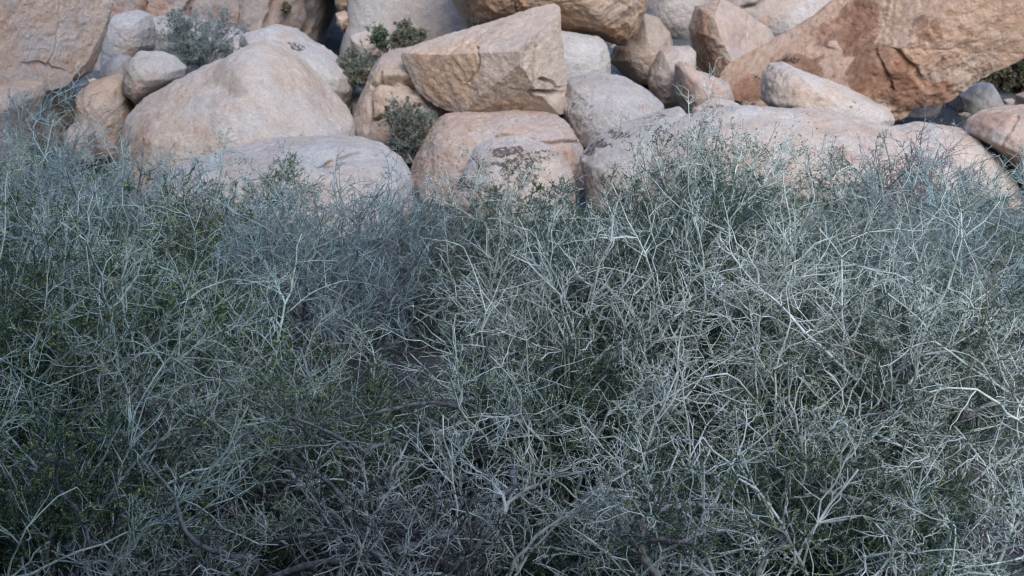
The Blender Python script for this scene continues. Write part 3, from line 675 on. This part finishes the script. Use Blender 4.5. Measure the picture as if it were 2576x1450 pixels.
# --- the main shrub and its neighbours
shrub('desert_shrub', 'largest pale-twigged shrub, a broad dome filling the centre right', 'shrub', GL, 1650, 6.3, 1.162, 1.42, 101, lead=36, lsz=1.2, dw=1.0, stems=80, n1=7, n2=7, n3=4, n4=1, leaves=2.6, mats=PALEM)
shrub('desert_shrub', 'green leafy shrub with long pale branches filling the left edge', 'shrub', GL, 90, 5.4, .90, 1.38, 102, lead=12, stems=56, n1=7, n2=7, n3=4, n4=1, leaves=2.6, mats=GREENM)
shrub('desert_shrub', 'mid-sized leafy shrub left of centre, below the bare lilac-grey one', 'shrub', GL, 500, 6.2, .60, 1.02, 103, lead=8, stems=50, n1=7, n2=7, n3=4, n4=1, leaves=2.6, mats=GREENM, elev=(8, 80))
shrub('desert_shrub', 'arching shrub with smooth blue-grey limbs, left of the largest shrub', 'shrub', GL, 900, 5.3, .80, .78, 104, sink=.02, lead=9, dw=.6, stems=35, n1=7, n2=6, n3=3, n4=1, leaves=2.6, elev=(5, 70), mats=('stem_grey', 'twig_pale', 'leaf_green'),
      extra=[(PL((1340,1130,5.2),(1190,1045,5.0),(1080,1018,4.9),(940,1045,4.8),(800,1075,4.8)), (0.0116,0.0046)),
             (PL((1330,1180,5.1),(1180,1105,4.9),(1040,1100,4.8),(930,1130,4.7),(820,1125,4.7),(730,1055,4.7)), (0.0128,0.0052)),
             (PL((930,1150,4.7),(820,1090,4.6),(720,1050,4.55),(620,1010,4.5),(530,930,4.45)), (0.0075,0.0023)),
             (PL((720,1050,4.5),(610,1100,4.4),(540,1150,4.35),(440,1175,4.3)), (0.0052,0.0017))])
shrub('desert_shrub', 'open shrub with long pale branches reaching past the right edge', 'shrub', GL, 2330, 5.5, .75, 1.05, 105, lead=12, lsz=1.15, limb='limb_pale', sink=-.05, stems=22, n1=7, n2=7, n3=4, n4=1, leaves=1.4, elev=(20, 80),
      extra=[(PL((2090,1190,5.3),(2200,1070,5.2),(2222,990,5.2),(2215,920,5.2),(2130,870,5.1),(2040,850,5.1)), (0.0093,0.0029)),
             (PL((2330,1100,5.2),(2420,950,5.1),(2450,860,5.1),(2470,780,5.0),(2480,690,5.0),(2570,610,5.0)), (0.0058,0.0017)),
             (PL((2300,1150,5.2),(2420,1040,5.0),(2520,990,5.0),(2640,960,5.0)), (0.0081,0.0035))])
shrub('desert_shrub', 'low leafy shrub spreading over the lower right corner, with a thick bent pale limb', 'shrub', GL, 2030, 4.45, .95, .56, 106, lead=26, limb='limb_pale', sink=-.12, dw=.6, stems=60, n1=7, n2=7, n3=4, n4=1, leaves=2.6, elev=(5, 75),
      extra=[(PL((1690,1480,3.9),(1640,1400,3.95),(1605,1350,4.0),(1612,1280,4.05),(1640,1250,4.1),(1720,1235,4.2),(1800,1240,4.3)), (0.0139,0.0087)),
             (PL((1610,1325,4.0),(1660,1318,3.95),(1740,1330,3.9)), (0.0087,0.0046)),
             (PL((2330,1240,4.5),(2240,1262,4.5),(2150,1230,4.5),(2040,1200,4.4)), (0.0116,0.0070)),
             (PL((1880,1430,3.8),(1900,1370,3.8),(1960,1310,3.8),(1880,1260,3.8),(1780,1160,3.8)), (0.0064,0.0023))])
shrub('desert_shrub', 'leafy shrub with pale zigzag twigs in the lower left corner', 'shrub', GL, 130, 4.3, .60, .84, 107, lead=5, stems=32, n1=7, n2=6, n3=3, n4=1, leaves=2.6, mats=GREENM,
      extra=[(PL((120,1180,4.0),(112,1260,4.05),(170,1330,4.0),(200,1420,3.9)), (0.0064,0.0058))])
shrub('desert_shrub', 'low dark green leafy shrub between the lower left shrub and the dead brush', 'shrub', GL, 620, 4.6, .62, .24, 108, shoots=20, stems=20, n1=7, n2=6, n3=3, n4=1, leaves=2.8, mats=GREENM, elev=(5, 70))
shrub('desert_shrub', 'leafy sprigs with pale twigs at the bottom edge, right of the dead brush', 'shrub', GL, 1430, 4.2, .45, .42, 109, lead=4, stems=20, n1=7, n2=6, n3=3, n4=1, leaves=2.6, elev=(10, 80))
shrub('desert_shrub', 'upright pale-stemmed shrub in front of the largest one at lower centre', 'shrub', GL, 1450, 5.3, .70, .84, 110, lead=14, stems=40, n1=7, n2=7, n3=4, n4=1, leaves=1.6, elev=(30, 85))
shrub('desert_shrub', 'leafy shrub with long stems leaning right, in front of the right side of the largest', 'shrub', GL, 1960, 5.5, .72, .84, 111, lead=14, stems=40, n1=7, n2=7, n3=4, n4=1, leaves=1.8, lean=(.2, 0))
# --- dead brush
shrub('dead_brush', 'dead brown thicket of fine twigs at left, under the mid-sized leafy shrub', 'brush', GD, 430, 5.0, .46, .74, 301, shoots=100, kink=2, stems=32, n1=7, n2=6, n3=3, n4=1, leaves=0, mats=DEADM, elev=(0, 80), curl=.12)
shrub('dead_brush', 'large heap of dead spiny branches with peeling bark at bottom centre', 'brush', GD, 1010, 4.15, .62, .60, 302, lead=5, stems=54, r0=.016, n1=6, n2=4, n3=3, n4=0, leaves=0, mats=DEADM, elev=(0, 70), curl=.10, zig=.22, spine=.04, rt=1.1,
      shoots=85, sr=1.5, kink=2.2, sink=-.02,
      extra=[(PL((380,1165,4.0),(440,1240,3.95),(470,1330,3.9),(540,1380,3.95),(640,1400,4.0)), (.004,.010)),
             (PL((1290,1180,4.4),(1280,1230,4.35),(1180,1260,4.3),(1040,1300,4.25),(860,1330,4.2),(700,1350,4.15)), (.012,.006)),
             (PL((1080,1465,4.0),(960,1400,3.95),(885,1310,3.9),(855,1235,3.9),(800,1190,3.95),(720,1170,4.0)), (.013,.003)),
             (PL((1150,1330,4.1),(1060,1360,4.05),(900,1400,4.0),(760,1420,4.0),(620,1480,3.95)), (.008,.012))])
shrub('dead_brush', 'dead grey-brown sticks lying at the bottom left edge', 'brush', GD, 330, 4.0, .50, .30, 303, shoots=60, kink=2, sr=1.2, stems=40, n1=7, n2=7, n3=4, n4=1, leaves=0, mats=DEADM, elev=(0, 60), curl=.10)
shrub('dead_brush', 'low dead twigs lying on the gravel at the right edge', 'brush', GD, 2520, 5.0, .5, .22, 304, shoots=30, kink=1.8, stems=16, n1=6, n2=7, n3=4, n4=0, leaves=0, mats=('stem_grey', 'twig_dark', 'leaf_sage'), elev=(0, 50), curl=.08)
# --- litter
def litter():
    rng = np.random.RandomState(5); n = 26000
    x = rng.rand(n) * 11 - 5.5; y = 2.6 + rng.rand(n) ** .8 * 9.0
    z = ground_h(x, y) + .004 + .025 * rng.rand(n) ** 2
    d = norm(np.stack([rng.randn(n), rng.randn(n), .12 * rng.randn(n)], 1))
    P_, D_, R_ = grow(rng, np.stack([x, y, z], 1), d, .04 + .18 * rng.rand(n) ** 2, .0012 + .002 * rng.rand(n) ** 3, 4, .12, 0, .5)
    P_[:, :, 2] = np.maximum(P_[:, :, 2], z.min())
    c, f = tubes(P_, R_, 3); me = mesh_from('twig_litter', c, f); me.materials.append(M['twig_fine_dead'])
    o = bpy.data.objects.new('twig_litter', me); C.objects.link(o); tag(o, kind='stuff', label='fallen dry twigs littering the gravel under the shrubs', cat='litter')
    # pebbles and grit
    n = 9000; x = rng.rand(n) * 11 - 5.5; y = 2.8 + rng.rand(n) * 9.2; z = ground_h(x, y)
    d, f = ico(2); r = (.003 + .012 * rng.rand(n) ** 4)
    c = np.stack([x, y, z], 1)[:, None] + d[None] * r[:, None, None] * (np.array((1, 1, .6)) * (.7 + .6 * rng.rand(n, 1, 3)))
    fa = (f[None] + np.arange(n)[:, None, None] * len(d)).reshape(-1, 3)
    me = mesh_from('pebbles', c.reshape(-1, 3), fa); me.materials.append(bark_mat('pebble', (.10, .095, .09), (.30, .27, .24), 9, 0))
    # rubble wedged between the boulders
    n2 = 900; x2 = rng.rand(n2) * 16 - 8; y2 = 11.6 + rng.rand(n2) * 8; z2 = ground_h(x2, y2); r2 = .02 + .09 * rng.rand(n2) ** 3
    dd, ff = ico(3); sc_ = (.6 + .8 * rng.rand(n2, 1, 3)) * np.array((1, 1, .7)); b_ = dd[None] * r2[:, None, None] * sc_
    b_ = b_ * (1 + .28 * fbm((dd[None] * 1.6 + 9 * rng.rand(n2, 1, 3)).reshape(-1, 3), 2).reshape(n2, -1, 1))
    c2 = np.stack([x2, y2, z2 + r2 * .2], 1)[:, None] + b_; f2 = (ff[None] + np.arange(n2)[:, None, None] * len(dd)).reshape(-1, 3)
    m2 = mesh_from('rubble', c2.reshape(-1, 3), f2); m2.materials.append(bark_mat('rubble_granite', (.26, .20, .16), (.46, .37, .30), 9, .4))
    o2 = bpy.data.objects.new('rubble', m2); C.objects.link(o2); tag(o2, kind='stuff', label='granite rubble and chips wedged between the boulders', cat='rubble')
    o = bpy.data.objects.new('pebbles', me); C.objects.link(o); tag(o, kind='stuff', label='small pebbles scattered over the gravelly ground', cat='pebbles')
litter()
# --- among the boulders
def zat(px, py, D): return float(P(px, py, D)[2])
shrub('rock_shrub', 'grey-green wiry shrub behind the big hump at upper left', 'shrub', GR, 520, 15.2, .58, .60, 401, zabs=zat(520, 175, 15.2), stems=26, n1=7, n2=7, n3=5, n4=0, shoots=0, leaves=1.0, inner=.5, leaf=(.022, .003), rt=1.0, elev=(20, 88), mats=('stem_grey', 'twig_grey', 'leaf_dusty'))
shrub('rock_shrub', 'small orange-and-green shrub growing above the left end of the stacked block', 'shrub', GR, 1030, 15.6, .25, .28, 402, zabs=zat(1030, 126, 15.6), stems=24, n1=7, n2=6, n3=5, n4=0, shoots=0, leaves=1.3, inner=.8, leaf=(.018, .0035), rt=1.3, elev=(5, 88), mats=('stem_grey', 'twig_grey', 'leaf_olive'))
shrub('rock_shrub', 'thin wispy twigs beside the orange-and-green shrub', 'shrub', GR, 975, 15.8, .16, .42, 403, zabs=zat(975, 135, 15.8), stems=8, n1=6, n2=5, n3=3, n4=0, shoots=0, leaves=1, leaf=(.02, .005), rt=1.5, elev=(50, 88), mats=('stem_dead', 'twig_dark', 'leaf_sage'))
shrub('rock_shrub', 'small drooping shrub hanging in the cleft left of the stepped block', 'shrub', GR, 908, 14.6, .18, .40, 404, zabs=zat(908, 215, 14.6), stems=24, n1=7, n2=6, n3=5, n4=0, shoots=0, leaves=1, inner=.3, leaf=(.018, .0035), rt=1.3, elev=(20, 88), mats=('stem_grey', 'twig_grey', 'leaf_olive'))
shrub('rock_shrub', 'dark olive shrub with a bare grey lower half, in front of the stepped block', 'shrub', GR, 1024, 13.4, .26, .60, 405, zabs=zat(1015, 410, 13.4), stems=26, n1=8, n2=7, n3=5, n4=0, shoots=0, leaves=1.1, inner=.5, leaf=(.018, .0038), rt=1.3, elev=(35, 88), mats=('stem_grey', 'twig_grey', 'leaf_olive'))
shrub('rock_shrub', 'dense dark green bush behind the giant boulder at the right edge', 'shrub', GR, 2580, 17.4, .75, 1.15, 406, zabs=zat(2560, 290, 17.4), stems=36, n1=8, n2=8, n3=5, n4=0, shoots=0, leaves=4, leaf=(.03, .011), rt=1.6, elev=(20, 88), mats=('stem_dead', 'twig_dark', 'leaf_olive'))
shrub('rock_shrub', 'tiny green tuft rooted in a crack of the tall rock face', 'shrub', GR, 730, 18.1, .06, .10, 407, zabs=zat(730, 28, 18.1), stems=6, n1=3, n2=4, n3=3, n4=0, shoots=0, leaves=4, leaf=(.03, .008), rt=1.2, mats=('stem_dead', 'twig_dark', 'leaf_olive'))
